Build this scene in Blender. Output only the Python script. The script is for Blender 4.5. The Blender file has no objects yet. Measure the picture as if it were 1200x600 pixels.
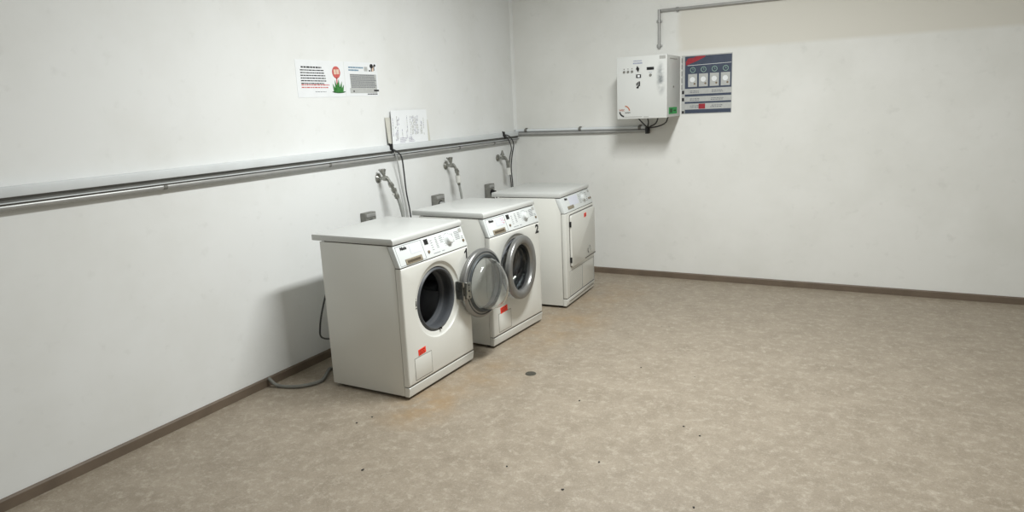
import bpy, bmesh, math, random
from mathutils import Vector, Matrix
random.seed(7)
S = bpy.context.scene
COL = S.collection

# ------------------------------------------------------------------ camera, world, lights, exposure
cam_d = bpy.data.cameras.new('camera'); cam = bpy.data.objects.new('camera', cam_d); COL.objects.link(cam)
YAW, PITCH, ROLL = 0.5009, 0.2111, -0.045
fwd = Vector((-math.sin(YAW)*math.cos(PITCH), math.cos(YAW)*math.cos(PITCH), -math.sin(PITCH)))
rt = Vector((math.cos(YAW), math.sin(YAW), 0)); up = rt.cross(fwd)
r2 = rt*math.cos(ROLL)+up*math.sin(ROLL); u2 = -rt*math.sin(ROLL)+up*math.cos(ROLL)
M = Matrix((r2, u2, -fwd)).transposed().to_4x4(); M.translation = Vector((2.9833, -2.8689, 1.4636))
cam.matrix_world = M
cam_d.sensor_width = 36; cam_d.lens = 811.92/1200*36; cam_d.clip_start = 0.05
S.camera = cam

W = bpy.data.worlds.new('world'); S.world = W; W.use_nodes = True
W.node_tree.nodes['Background'].inputs[0].default_value = (0.9, 0.95, 1, 1)
W.node_tree.nodes['Background'].inputs[1].default_value = 0.3
S.view_settings.view_transform = 'Standard'; S.view_settings.look = 'None'
S.view_settings.exposure = 0.0; S.view_settings.gamma = 1.0
S.view_settings.use_curve_mapping = False

CEIL = 2.85
LAMPS = [  # x, y, length along x, length along y, watts
    (2.05, 0.24, 0.25, 1.2, 105),
    (3.3, -2.6, 0.25, 1.2, 14),
]
for (x, y, a, b, w) in LAMPS:
    ld = bpy.data.lights.new('ceiling_lamp_light', 'AREA'); ld.shape = 'RECTANGLE'; ld.size = a; ld.size_y = b
    ld.energy = w; ld.color = (0.975, 1.0, 0.985)
    lo = bpy.data.objects.new('ceiling_lamp_light', ld); COL.objects.link(lo); lo.location = (x, y, CEIL-0.085)

# ------------------------------------------------------------------ materials
def mat(name, color, rough=0.5, metal=0.0, coat=0.0, noise=0.0, nscale=20, bump=0.0, trans=0.0, ior=1.45, col2=None, emis=None):
    m = bpy.data.materials.new(name); m.use_nodes = True
    nt = m.node_tree; b = nt.nodes['Principled BSDF']
    b.inputs['Base Color'].default_value = (*color, 1); b.inputs['Roughness'].default_value = rough
    b.inputs['Metallic'].default_value = metal; b.inputs['Coat Weight'].default_value = coat
    b.inputs['IOR'].default_value = ior
    if trans: b.inputs['Transmission Weight'].default_value = trans
    if noise or col2 or bump:
        tc = nt.nodes.new('ShaderNodeTexCoord'); n = nt.nodes.new('ShaderNodeTexNoise')
        n.inputs['Scale'].default_value = nscale; n.inputs['Detail'].default_value = 4
        nt.links.new(tc.outputs['Object'], n.inputs['Vector'])
        c2 = col2 or tuple(c*(1-noise) for c in color)
        mx = nt.nodes.new('ShaderNodeMix'); mx.data_type = 'RGBA'
        mx.inputs['A'].default_value = (*color, 1); mx.inputs['B'].default_value = (*c2, 1)
        mr = nt.nodes.new('ShaderNodeMapRange'); mr.inputs['From Min'].default_value = .35; mr.inputs['From Max'].default_value = .7
        nt.links.new(n.outputs['Fac'], mr.inputs['Value']); nt.links.new(mr.outputs['Result'], mx.inputs['Factor'])
        nt.links.new(mx.outputs['Result'], b.inputs['Base Color'])
        if bump:
            bp = nt.nodes.new('ShaderNodeBump'); bp.inputs['Strength'].default_value = bump; bp.inputs['Distance'].default_value = .002
            nt.links.new(n.outputs['Fac'], bp.inputs['Height']); nt.links.new(bp.outputs['Normal'], b.inputs['Normal'])
    return m

ENAMEL = mat('white enamel', (.70, .70, .66), .32, coat=.25, noise=.025, nscale=3)
TOPW = mat('white worktop laminate', (.58, .59, .575), .35, coat=.2, noise=.02, nscale=4)
FASC = mat('white control panel plastic', (.66, .685, .68), .4, noise=.02, nscale=6)
CARD = mat('pale card', (.68, .70, .79), .6, noise=.03, nscale=60)
GAP = mat('dark seam', (.10, .09, .075), .8, noise=.1)
GRIPM = mat('beige drawer grip', (.30, .26, .19), .5, noise=.3, nscale=90)
BLACK = mat('black plastic', (.012, .012, .013), .35, noise=.1)
INK = mat('black print', (.02, .02, .022), .6, noise=.1)
GINK = mat('grey print', (.22, .23, .25), .7, noise=.3, nscale=300)
GASK = mat('grey rubber gasket', (.075, .08, .088), .5, noise=.2, nscale=15)
DRUM = mat('drum steel', (.34, .35, .37), .3, metal=.9, noise=.1, nscale=30)
RINGM = mat('grey chrome ring', (.29, .29, .285), .32, metal=.7, noise=.12, nscale=18)
RINGD = mat('dark ring seal', (.07, .08, .085), .4, metal=.3, noise=.15, nscale=20)
GLASS = mat('bowl glass', (.93, .95, .95), .03, trans=1.0, ior=1.45)
STICK = mat('orange red sticker', (1.0, .055, .025), .6, noise=.1, nscale=60)
SQGREY = mat('grey badge', (.42, .42, .40), .5, noise=.1, nscale=80)
BROWNB = mat('brown push button', (.20, .15, .10), .5, noise=.1)
STEEL = mat('galvanised steel paint', (.42, .42, .41), .35, metal=.3, noise=.15, nscale=12)
TRUNK = mat('pale grey trunking', (.70, .73, .745), .5, noise=.06, nscale=9)
CHANN = mat('dull grey channel', (.19, .185, .17), .6, noise=.2, nscale=8)
CHROME = mat('worn chrome', (.42, .42, .39), .28, metal=.9, noise=.45, nscale=70)
HOSEM = mat('grey rubber hose', (.36, .37, .35), .6, noise=.15, nscale=40)
HOSED = mat('dull grey drain hose', (.20, .20, .18), .6, noise=.15, nscale=40)
WPLAS = mat('white fitting plastic', (.72, .72, .68), .5, noise=.1, nscale=50)
CABLE = mat('black cable', (.05, .05, .052), .5, noise=.15)
CABLEG = mat('light grey cable', (.45, .46, .45), .5, noise=.1)
SOCK = mat('grey socket housing', (.22, .22, .20), .55, noise=.2, nscale=50)
BOXM = mat('white powder coated steel', (.63, .64, .625), .45, noise=.03, nscale=6)
PAPER = mat('white paper', (.82, .84, .86), .8, noise=.03, nscale=20)
PAPERB = mat('aged paper', (.62, .61, .55), .8, noise=.08, nscale=20)
NAVY = mat('navy print', (.055, .072, .115), .45, noise=.15, nscale=20)
REDP = mat('red print', (.36, .025, .04), .5, noise=.2, nscale=40)
REDF = mat('soft red print', (.62, .13, .12), .7, noise=.2, nscale=70)
SKIN = mat('cream print', (.80, .62, .50), .7, noise=.15, nscale=90)
GREENL = mat('leaf green print', (.05, .24, .05), .7, noise=.4, nscale=80)
GREEND = mat('dark green print', (.03, .12, .04), .7, noise=.3, nscale=80)
GREENS = mat('bright green label', (.02, .38, .08), .5, noise=.1)
BLUEP = mat('blue grey print', (.20, .32, .42), .7, noise=.2, nscale=150)
PANELG = mat('light grey print', (.50, .51, .50), .6, noise=.1, nscale=50)
ICONG = mat('pale green print', (.30, .45, .38), .6, noise=.1)
BASEB = mat('brown vinyl skirting', (.17, .13, .095), .55, noise=.2, nscale=9)
DRAINM = mat('dull metal disc', (.11, .105, .085), .5, metal=.5, noise=.3, nscale=90)
CRUMB = mat('dark crumb', (.03, .028, .025), .8, noise=.2)
LAMPH = mat('lamp housing', (.8, .8, .8), .5, noise=.02)

def wall_mat(name, base, dirt, patch=None, low=0.0):
    m = bpy.data.materials.new(name); m.use_nodes = True; nt = m.node_tree; b = nt.nodes['Principled BSDF']
    b.inputs['Roughness'].default_value = .85
    N = nt.nodes.new; L = nt.links.new
    tc = N('ShaderNodeTexCoord')
    n1 = N('ShaderNodeTexNoise'); n1.inputs['Scale'].default_value = 1.6; n1.inputs['Detail'].default_value = 5; n1.inputs['Roughness'].default_value = .6
    n2 = N('ShaderNodeTexNoise'); n2.inputs['Scale'].default_value = 14; n2.inputs['Detail'].default_value = 6
    L(tc.outputs['Object'], n1.inputs['Vector']); L(tc.outputs['Object'], n2.inputs['Vector'])
    mr = N('ShaderNodeMapRange'); mr.inputs['From Min'].default_value = .42; mr.inputs['From Max'].default_value = .78
    L(n1.outputs['Fac'], mr.inputs['Value'])
    mx = N('ShaderNodeMix'); mx.data_type = 'RGBA'; mx.inputs['A'].default_value = (*base, 1); mx.inputs['B'].default_value = (*dirt, 1)
    L(mr.outputs['Result'], mx.inputs['Factor'])
    mr2 = N('ShaderNodeMapRange'); mr2.inputs['From Min'].default_value = .62; mr2.inputs['From Max'].default_value = .78; mr2.inputs['To Max'].default_value = .35
    L(n2.outputs['Fac'], mr2.inputs['Value'])
    mx2 = N('ShaderNodeMix'); mx2.data_type = 'RGBA'; mx2.inputs['B'].default_value = (*[c*.86 for c in dirt], 1)
    L(mx.outputs['Result'], mx2.inputs['A']); L(mr2.outputs['Result'], mx2.inputs['Factor'])
    out = mx2.outputs['Result']
    if patch:   # an older coat of paint left as a patch: (x0, z0, colour)
        sp = N('ShaderNodeSeparateXYZ'); L(tc.outputs['Object'], sp.inputs[0])
        nz = N('ShaderNodeTexNoise'); nz.inputs['Scale'].default_value = 5; L(tc.outputs['Object'], nz.inputs['Vector'])
        def step(sock, a, bb):
            q = N('ShaderNodeMapRange'); q.inputs['From Min'].default_value = a; q.inputs['From Max'].default_value = bb
            L(sock, q.inputs['Value']); return q.outputs['Result']
        ad = N('ShaderNodeMath'); ad.operation = 'MULTIPLY_ADD'; L(nz.outputs['Fac'], ad.inputs[0]); ad.inputs[1].default_value = .12; L(sp.outputs['X'], ad.inputs[2])
        a1 = step(ad.outputs[0], patch[0], patch[0]+.05); a2 = step(sp.outputs['Z'], patch[1], patch[1]+.03); a3 = step(sp.outputs['Z'], patch[2]+.04, patch[2])
        mu = N('ShaderNodeMath'); mu.operation = 'MULTIPLY'; L(a1, mu.inputs[0]); L(a2, mu.inputs[1])
        mu2 = N('ShaderNodeMath'); mu2.operation = 'MULTIPLY'; L(mu.outputs[0], mu2.inputs[0]); L(a3, mu2.inputs[1])
        mx3 = N('ShaderNodeMix'); mx3.data_type = 'RGBA'; L(out, mx3.inputs['A']); mx3.inputs['B'].default_value = (*patch[3], 1)
        L(mu2.outputs[0], mx3.inputs['Factor']); out = mx3.outputs['Result']
    L(out, b.inputs['Base Color'])
    bp = N('ShaderNodeBump'); bp.inputs['Strength'].default_value = .25; bp.inputs['Distance'].default_value = .003
    n3 = N('ShaderNodeTexNoise'); n3.inputs['Scale'].default_value = 9; n3.inputs['Detail'].default_value = 7
    L(tc.outputs['Object'], n3.inputs['Vector']); L(n3.outputs['Fac'], bp.inputs['Height']); L(bp.outputs['Normal'], b.inputs['Normal'])
    return m
WALLL = wall_mat('left wall plaster', (.80, .81, .805), (.735, .74, .72))
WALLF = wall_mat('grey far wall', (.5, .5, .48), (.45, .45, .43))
WALLB = wall_mat('back wall plaster', (.80, .80, .775), (.72, .72, .685), patch=(1.53, 1.82, 2.13, (.71, .69, .63)))

def floor_mat():
    m = bpy.data.materials.new('mottled linoleum'); m.use_nodes = True; nt = m.node_tree; b = nt.nodes['Principled BSDF']
    b.inputs['Roughness'].default_value = .5
    N = nt.nodes.new; L = nt.links.new
    tc = N('ShaderNodeTexCoord')
    def noise(s, d=5, r=.6, dist=0):
        n = N('ShaderNodeTexNoise'); n.inputs['Scale'].default_value = s; n.inputs['Detail'].default_value = d; n.inputs['Roughness'].default_value = r
        n.inputs['Distortion'].default_value = dist
        L(tc.outputs['Object'], n.inputs['Vector']); return n.outputs['Fac']
    def rng(s, a, bb, lo=0, hi=1):
        q = N('ShaderNodeMapRange'); q.inputs['From Min'].default_value = a; q.inputs['From Max'].default_value = bb
        q.inputs['To Min'].default_value = lo; q.inputs['To Max'].default_value = hi; L(s, q.inputs['Value']); return q.outputs['Result']
    def mix(a, col, f):
        x = N('ShaderNodeMix'); x.data_type = 'RGBA'
        if isinstance(a, tuple): x.inputs['A'].default_value = (*a, 1)
        else: L(a, x.inputs['A'])
        x.inputs['B'].default_value = (*col, 1); L(f, x.inputs['Factor']); return x.outputs['Result']
    c = mix((.325, .275, .213), (.245, .203, .152), rng(noise(6, 8, .75, .2), .36, .66))
    c = mix(c, (.46, .405, .33), rng(noise(21, 9, .8, .15), .50, .66, 0, .8))
    c = mix(c, (.18, .145, .11), rng(noise(80, 6, .8), .52, .68, 0, .6))
    c = mix(c, (.55, .50, .43), rng(noise(140, 4, .7), .56, .70, 0, .55))
    # rust-brown water stains on the floor in front of the washing machines
    sp = N('ShaderNodeSeparateXYZ'); L(tc.outputs['Object'], sp.inputs[0])
    def blob(x0, y0, rx, ry):
        v = N('ShaderNodeVectorMath'); v.operation = 'SUBTRACT'; L(tc.outputs['Object'], v.inputs[0]); v.inputs[1].default_value = (x0, y0, 0)
        w = N('ShaderNodeVectorMath'); w.operation = 'MULTIPLY'; L(v.outputs[0], w.inputs[0]); w.inputs[1].default_value = (1/rx, 1/ry, 0)
        l = N('ShaderNodeVectorMath'); l.operation = 'LENGTH'; L(w.outputs[0], l.inputs[0])
        return rng(l.outputs['Value'], 1.0, .25)
    nb = rng(noise(4, 5, .7), .35, .62)
    for (x0, y0, rx, ry, k) in ((.98, -.20, .26, .34, .7), (1.05, .25, .28, .4, .4), (1.1, 1.25, .35, .8, .45), (1.15, 2.1, .35, .5, .35)):
        mu = N('ShaderNodeMath'); mu.operation = 'MULTIPLY'; L(blob(x0, y0, rx, ry), mu.inputs[0]); L(nb, mu.inputs[1])
        mk = N('ShaderNodeMath'); mk.operation = 'MULTIPLY'; L(mu.outputs[0], mk.inputs[0]); mk.inputs[1].default_value = k
        c = mix(c, (.33, .21, .095), mk.outputs[0])
    L(c, b.inputs['Base Color'])
    bp = N('ShaderNodeBump'); bp.inputs['Strength'].default_value = .15; bp.inputs['Distance'].default_value = .001
    L(noise(90, 4), bp.inputs['Height']); L(bp.outputs['Normal'], b.inputs['Normal'])
    return m
FLOORM = floor_mat()

# ------------------------------------------------------------------ mesh helpers
def link(name, me, m, parent=None, smooth=True):
    o = bpy.data.objects.new(name, me); COL.objects.link(o)
    if m: me.materials.append(m)
    if parent: o.parent = parent
    if smooth:
        for p in me.polygons: p.use_smooth = True
        me.set_sharp_from_angle(angle=math.radians(38))
    return o
def done(name, bm, m, parent=None, f=None, smooth=True):
    if f:
        for v in bm.verts: v.co = Vector(f(*v.co))
    bmesh.ops.recalc_face_normals(bm, faces=bm.faces)
    me = bpy.data.meshes.new(name); bm.to_mesh(me); bm.free()
    return link(name, me, m, parent, smooth)
def NB(): return bmesh.new()
def box(bm, x0, x1, y0, y1, z0, z1, bev=0, seg=2):
    vs = [bm.verts.new((x, y, z)) for x in (x0, x1) for y in (y0, y1) for z in (z0, z1)]
    fs = [bm.faces.new([vs[i] for i in q]) for q in ((0, 1, 3, 2), (4, 6, 7, 5), (0, 4, 5, 1), (2, 3, 7, 6), (0, 2, 6, 4), (1, 5, 7, 3))]
    if bev:
        es = list({e for f in fs for e in f.edges})
        bmesh.ops.bevel(bm, geom=es, offset=bev, segments=seg, affect='EDGES', profile=.5)
def prism(bm, pts, y0, y1, bev=0, seg=2):
    """profile in x,z extruded along y"""
    a = [bm.verts.new((x, y0, z)) for x, z in pts]; b = [bm.verts.new((x, y1, z)) for x, z in pts]
    fs = [bm.faces.new(a), bm.faces.new(b[::-1])]
    n = len(pts)
    for i in range(n): fs.append(bm.faces.new((a[i], b[i], b[(i+1) % n], a[(i+1) % n])))
    bmesh.ops.recalc_face_normals(bm, faces=fs)
    if bev:
        es = list({e for f in fs for e in f.edges})
        bmesh.ops.bevel(bm, geom=es, offset=bev, segments=seg, affect='EDGES', profile=.5)
def cyl(bm, p0, p1, r0, r1=None, n=20, caps=True):
    p0 = Vector(p0); p1 = Vector(p1); r1 = r0 if r1 is None else r1
    d = (p1-p0).normalized(); q = Vector((0, 0, 1)).rotation_difference(d)
    A = []; Bv = []
    for i in range(n):
        c = Vector((math.cos(2*math.pi*i/n), math.sin(2*math.pi*i/n), 0)); c.rotate(q)
        A.append(bm.verts.new(p0+c*r0)); Bv.append(bm.verts.new(p1+c*r1))
    for i in range(n): bm.faces.new((A[i], A[(i+1) % n], Bv[(i+1) % n], Bv[i]))
    if caps: bm.faces.new(A[::-1]); bm.faces.new(Bv)
def smoothpts(P, k=8):
    P = [Vector(p) for p in P]; Q = [2*P[0]-P[1]]+P+[2*P[-1]-P[-2]]; out = []
    for i in range(1, len(Q)-2):
        a, b, c, d = Q[i-1:i+3]
        for j in range(k):
            t = j/k
            out.append(.5*((2*b)+(-a+c)*t+(2*a-5*b+4*c-d)*t*t+(-a+3*b-3*c+d)*t**3))
    return out+[P[-1]]
def tube(bm, P, r, n=10, k=8):
    P = smoothpts(P, k); t = (P[1]-P[0]).normalized()
    nn = t.orthogonal().normalized(); rings = []
    for i, p in enumerate(P):
        t2 = (P[min(i+1, len(P)-1)]-P[max(i-1, 0)]).normalized()
        nn.rotate(t.rotation_difference(t2)); t = t2; bb = t.cross(nn)
        rings.append([bm.verts.new(p+(nn*math.cos(2*math.pi*j/n)+bb*math.sin(2*math.pi*j/n))*r) for j in range(n)])
    for a, b in zip(rings, rings[1:]):
        for j in range(n): bm.faces.new((a[j], a[(j+1) % n], b[(j+1) % n], b[j]))
    bm.faces.new(rings[0][::-1]); bm.faces.new(rings[-1])
def lathe_x(bm, prof, cy, cz, n=72, closed=False, fn=None):
    """profile (r, x) turned about the axis through (y=cy, z=cz) along x"""
    R = []
    for r, x in prof:
        if r < 1e-6:
            R.append([bm.verts.new((x if not fn else fn(x, 0), cy, cz))]*n); continue
        ring = []
        for i in range(n):
            a = 2*math.pi*i/n; s = math.sin(a)
            ring.append(bm.verts.new((fn(x, r*s) if fn else x, cy+r*math.cos(a), cz+r*s)))
        R.append(ring)
    m = len(R)
    for i in range(m if closed else m-1):
        a, b = R[i], R[(i+1) % m]
        for j in range(n):
            q = [a[j], a[(j+1) % n], b[(j+1) % n], b[j]]
            u = []
            for v in q:
                if v not in u: u.append(v)
            if len(u) > 2: bm.faces.new(u)
def empty(name, label, cat, loc, rz=0, group=None):
    o = bpy.data.objects.new(name, None); COL.objects.link(o); o.empty_display_size = .1
    o.location = loc; o.rotation_euler = (0, 0, rz); o['label'] = label; o['category'] = cat
    if group: o['group'] = group
    return o
def tag(o, label, cat, group=None):
    o['label'] = label; o['category'] = cat
    if group: o['group'] = group
    return o
def struct(o): o['kind'] = 'structure'; return o
def text(name, s, size, m, parent, f, bold=0.0):
    """lettering as a thin solid; f maps text-plane (u right, v up, n out) to the parent's frame"""
    cu = bpy.data.curves.new(name, 'FONT'); cu.body = s; cu.size = size; cu.extrude = .0004; cu.offset = bold; cu.resolution_u = 3
    t = bpy.data.objects.new(name, cu); COL.objects.link(t)
    dg = bpy.context.evaluated_depsgraph_get(); me = bpy.data.meshes.new_from_object(t.evaluated_get(dg))
    bpy.data.objects.remove(t)
    for v in me.vertices: v.co = Vector(f(*v.co))
    me.materials.clear(); me.name = name
    return link(name, me, m, parent, smooth=False)

# ------------------------------------------------------------------ room shell
XR, YB, YF = 4.6, 2.7457, -4.2
def slab(name, a, m):
    bm = NB(); box(bm, *a); return struct(done(name, bm, m, smooth=False))
slab('floor', (-.12, XR+.12, YF-.12, YB+.12, -.1, 0), FLOORM)
slab('wall_left', (-.12, 0, YF, YB, 0, CEIL), WALLL)
slab('wall_back', (-.12, XR+.12, YB, YB+.12, 0, CEIL), WALLB)
slab('wall_right', (XR, XR+.12, YF, YB, 0, CEIL), WALLF)
slab('wall_front', (-.12, XR+.12, YF-.12, YF, 0, CEIL), WALLF)
slab('ceiling', (-.12, XR+.12, YF-.12, YB+.12, CEIL, CEIL+.1), WALLL)
def base(name, along, a, b):
    bm = NB()
    prof = [(0, 0), (.012, 0), (.012, .043), (.007, .0505), (0, .0505)]
    prism(bm, prof, a, b)
    f = (lambda x, y, z: (x, y, z)) if along == 'y' else (lambda x, y, z: (y, YB-x, z))
    struct(done(name, bm, BASEB, f=f, smooth=False))
base('baseboard_left', 'y', YF, YB-.012)
base('baseboard_back', 'x', 0.0, XR)
# filler bead in the corner of the two walls
bm = NB(); prism(bm, [(0, YB), (.022, YB), (.013, YB-.013), (0, YB-.022)], 1.262, CEIL)
struct(done('trim_1', bm, WALLL, f=lambda x, y, z: (x, z, y), smooth=False))

# ceiling lamps (housings above the light of each)
for i, (x, y, a, b, w) in enumerate(LAMPS):
    t = empty('ceiling_lamp', ['white strip lamp on the ceiling nearest the washing machines', 'white strip lamp on the ceiling far from the machines'][i], 'lamp', (x, y, CEIL))
    bm = NB(); box(bm, -a/2-.02, a/2+.02, -b/2-.03, b/2+.03, -.07, 0, .01); done('housing', bm, LAMPH, t)

# ------------------------------------------------------------------ machines
MW = .62
OX, OY = .29, -.31
def mf(x, y, z): return (x+OX, y+OY, z)
SL = Vector((-.038, .107)); SLN = SL.normalized()
def fp(y, t, n):  # point on the sloping control panel
    return mf(-.002+SLN.x*t+SLN.y*n, y, .705+SLN.y*t-SLN.x*n)
def ftxt(y0, t0): return lambda u, v, n: fp(y0+u, t0+v, .0012+n)
def front(y0, z0, x=.0): return lambda u, v, n: mf(x+.0008+n, y0+u, z0+v)
def fbox(name, parent, m, y0, y1, t0, t1, n0=0, n1=.001, bev=0):
    bm = NB(); box(bm, y0, y1, t0, t1, n0, n1, bev); return done(name, bm, m, parent, f=fp)

def place_machine(name, label, x, y, th, dz=0):
    # x,y: near front corner of the machine; th: its turn on the floor
    c, s = math.cos(th), math.sin(th)
    return empty(name, label, name.replace('_', ' ').replace('tumble dryer', 'dryer'), (x-OX*c+OY*s, y-OX*s-OY*c, dz), th)

def shell(t):
    prof = [(-.53, .018), (-.0355, .018), (-.0355, .706), (-.077, .813), (-.53, .813)]
    bm = NB()
    for a, b in ((0, .018), (MW-.018, MW)): prism(bm, prof, a, b, .002)
    box(bm, -.53, -.515, .018, MW-.018, .018, .813)
    box(bm, -.515, -.034, .018, MW-.018, .018, .03)
    # pressed line near the top of the side panels
    done('cabinet', bm, ENAMEL, t, f=mf)
    bm = NB()
    prism(bm, [(-.583, .818), (-.036, .818), (-.036, .838), (-.039, .845), (-.046, .850), (-.578, .850), (-.583, .846)], -.002, MW+.002, .0025, 2)
    done('worktop', bm, TOPW, t, f=mf)
    # shadow joint strip between worktop and panel
    bm = NB(); box(bm, -.50, -.045, .006, MW-.006, .808, .819); done('joint_strip', bm, GAP, t, f=mf)
    bm = NB()
    prism(bm, [(-.074, .8115), (-.0405, .8115), (-.0025, .7065), (-.0025, .703), (-.033, .703)], 0, MW, .0025, 2)
    cp = done('control_panel', bm, FASC, t, f=mf)
    bm = NB(); prism(bm, [(-.034, .068), (-.034, .016), (-.009, .016), (-.001, .064), (-.003, .068)], 0, MW, .0012, 1)
    done('plinth', bm, ENAMEL, t, f=mf)
    for a in ((-.034, -.004, .004, MW-.004, .0655, .0745), (-.034, -.006, .004, MW-.004, .697, .7045)):
        bm = NB(); box(bm, *a); done('seam', bm, GAP, t, f=mf)
    for x in (-.49, -.07):
        for y in (.05, MW-.05):
            bm = NB(); cyl(bm, (x, y, 0), (x, y, .008), .022); cyl(bm, (x, y, .008), (x, y, .03), .010)
            done('foot', bm, BLACK, t, f=mf)
    return cp

def front_panel_holed(t, cy, cz):
    """front sheet with dished round opening"""
    z0, z1, y0, y1 = .073, .699, .0, MW
    N = 96; angs = sorted(set([2*math.pi*i/N for i in range(N)] + [math.atan2(z-cz, y-cy) % (2*math.pi) for y in (y0, y1) for z in (z0, z1)]))
    def rect(a, ins):
        dx, dz = math.cos(a), math.sin(a); k = 1e9
        for v, d, lo, hi in ((cy, dx, y0+ins, y1-ins), (cz, dz, z0+ins, z1-ins)):
            if d > 1e-9: k = min(k, (hi-v)/d)
            if d < -1e-9: k = min(k, (lo-v)/d)
        return cy+dx*k, cz+dz*k
    bm = NB(); loops = []
    for x, ins in ((-.033, 0), (-.010, 0), (-.004, .002), (-.0012, .005), (0, .010)):
        loops.append([bm.verts.new((x, *rect(a, ins))) for a in angs])
    for x, r in ((0, .212), (-.001, .207), (-.007, .203), (-.010, .198), (-.012, .182), (-.014, .178), (-.022, .175), (-.032, .174)):
        loops.append([bm.verts.new((x, cy+r*math.cos(a), cz+r*math.sin(a))) for a in angs])
    n = len(angs)
    for A, Bv in zip(loops, loops[1:]):
        for j in range(n): bm.faces.new((A[j], A[(j+1) % n], Bv[(j+1) % n], Bv[j]))
    return done('front_panel', bm, ENAMEL, t, f=mf)

def outline_rect(bm, y0, y1, z0, z1, w, x0, x1):
    for a in ((y0, y1, z0, z0+w), (y0, y1, z1-w, z1), (y0, y0+w, z0, z1), (y1-w, y1, z0, z1)):
        box(bm, x0, x1, *a)

def sticker(t, y, z, w, h, rot, x=0.0):
    bm = NB(); box(bm, .0004, .0016, -w/2, w/2, -h/2, h/2)
    c, s = math.cos(rot), math.sin(rot)
    g = lambda a, b, d: mf(a+x, y+b*c-d*s, z+b*s+d*c)
    st = done('sticker', bm, STICK, t, f=g); st['label'] = 'small orange-red sticker'
    bm = NB(); r = random.Random(int(y*1000))
    for k, zz in enumerate((.25, -.05, -.3)):
        u = -w*.36
        while u < w*.3:
            q = w*r.uniform(.06, .16); box(bm, .0016, .0021, u, u+q, zz*h-h*.05, zz*h+h*.06); u += q+w*.07
    done('print', bm, INK, st, f=g)

def washer_fascia(t, cp, num, red_card=False):
    text('lettering', 'Miele', .024, INK, cp, ftxt(.046, .084), .0006)
    c = fbox('instruction_card', cp, CARD, .122, .210, .052, .100)
    fbox('display', cp, BLACK, .248, .281, .074, .103, 0, .0015)
    # fold line between drawer and controls
    fbox('divider', cp, GINK, .2265, .2285, .008, .108, 0, .0006)
    bm = NB()
    for (a, b, c0, d, st) in ((.300, .316, .035, .098, 5), (.345, .362, .040, .102, 7), (.385, .412, .062, .104, 4), (.50, .512, .045, .095, 6), (.530, .575, .050, .100, 6), (.30, .36, .014, .024, 1), (.375, .40, .014, .026, 1), (.585, .603, .048, .066, 2)):
        for k in range(st):
            tt = c0+(d-c0)*k/max(st, 1); box(bm, a, b, tt, tt+.0028, 0, .0007)
    done('scale_print', bm, GINK, cp, f=fp)
    bm = NB()
    for k in range(16):
        a = -2.2+k*4.4/15*1.0; y, tt = .460+.040*math.sin(a), .062+.040*math.cos(a)
        box(bm, y-.003, y+.003, tt-.0012, tt+.0012, 0, .0007)
    done('dial_marks', bm, GINK, cp, f=fp)
    # knob: axis along n
    bm = NB()
    for z0, z1, r0, r1 in ((0, .004, .030, .030), (.004, .020, .026, .022), (.020, .023, .022, .019), (.023, .0245, .019, .013)): cyl(bm, (.460, .062, z0), (.460, .062, z1), r0, r1, 32)
    kn = done('program_knob', bm, FASC, cp, f=fp)
    for y, tt in ((.262, .033), (.594, .034)):
        bm = NB(); cyl(bm, (y, tt, 0), (y, tt, .005), .0085, .0075, 16); done('button', bm, BROWNB, cp, f=fp)['label'] = 'small brown push button'
    fbox('badge', cp, SQGREY, .580, .606, .084, .106)
    # detergent drawer front with recessed grip
    bm = NB(); outline_rect(bm, .012, .228, .0045, .108, .0018, 0, .0005)
    dr = done('detergent_drawer', bm, GINK, cp, f=lambda a, b, c: fp(b, c, a))
    bm = NB(); box(bm, .058, .196, .004, .034, 0, .0035, .0015); g = done('drawer_grip', bm, GRIPM, dr, f=fp); g['label'] = 'beige-brown recessed grip'
    bm = NB(); box(bm, .070, .180, .012, .025, .0035, .0042); done('grip_shadow', bm, mat('grip recess shade', (.09, .07, .045), .7, noise=.2), g, f=fp)  # dark strip paints the shade inside the grip
    if red_card:
        bm = NB(); r = random.Random(3)
        for k in range(9): 
            a = r.uniform(.175, .215); b = r.uniform(.055, .095); box(bm, a, a+.008, b, b+.003, .001, .0016)
        done('card_print', bm, REDF, c, f=fp)
    else:
        bm = NB()
        for k in range(5): box(bm, .13, .20-.01*(k % 2), .060+k*.008, .0615+k*.008, .001, .0014)
        done('card_print', bm, CARD, c, f=fp)
    if num == '1':
        pts = [(.598, .630), (.610, .630), (.610, .688), (.600, .688), (.594, .678), (.582, .671), (.582, .662), (.598, .668)]
        bm = NB(); A = [bm.verts.new((.0004, *p)) for p in pts]; Bq = [bm.verts.new((.0014, *p)) for p in pts]
        bm.faces.new(A); bm.faces.new(Bq[::-1])
        for i in range(8): bm.faces.new((A[i], A[(i+1) % 8], Bq[(i+1) % 8], Bq[i]))
        done('number', bm, INK, t, f=lambda x, y, z: mf(x, y-.004, z+.002), smooth=False)
    else:
        text('number', num, .080, INK, t, (lambda u, v, n: mf(.0008+n, .560+u*1.1, .634+v)), .0032)

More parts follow.
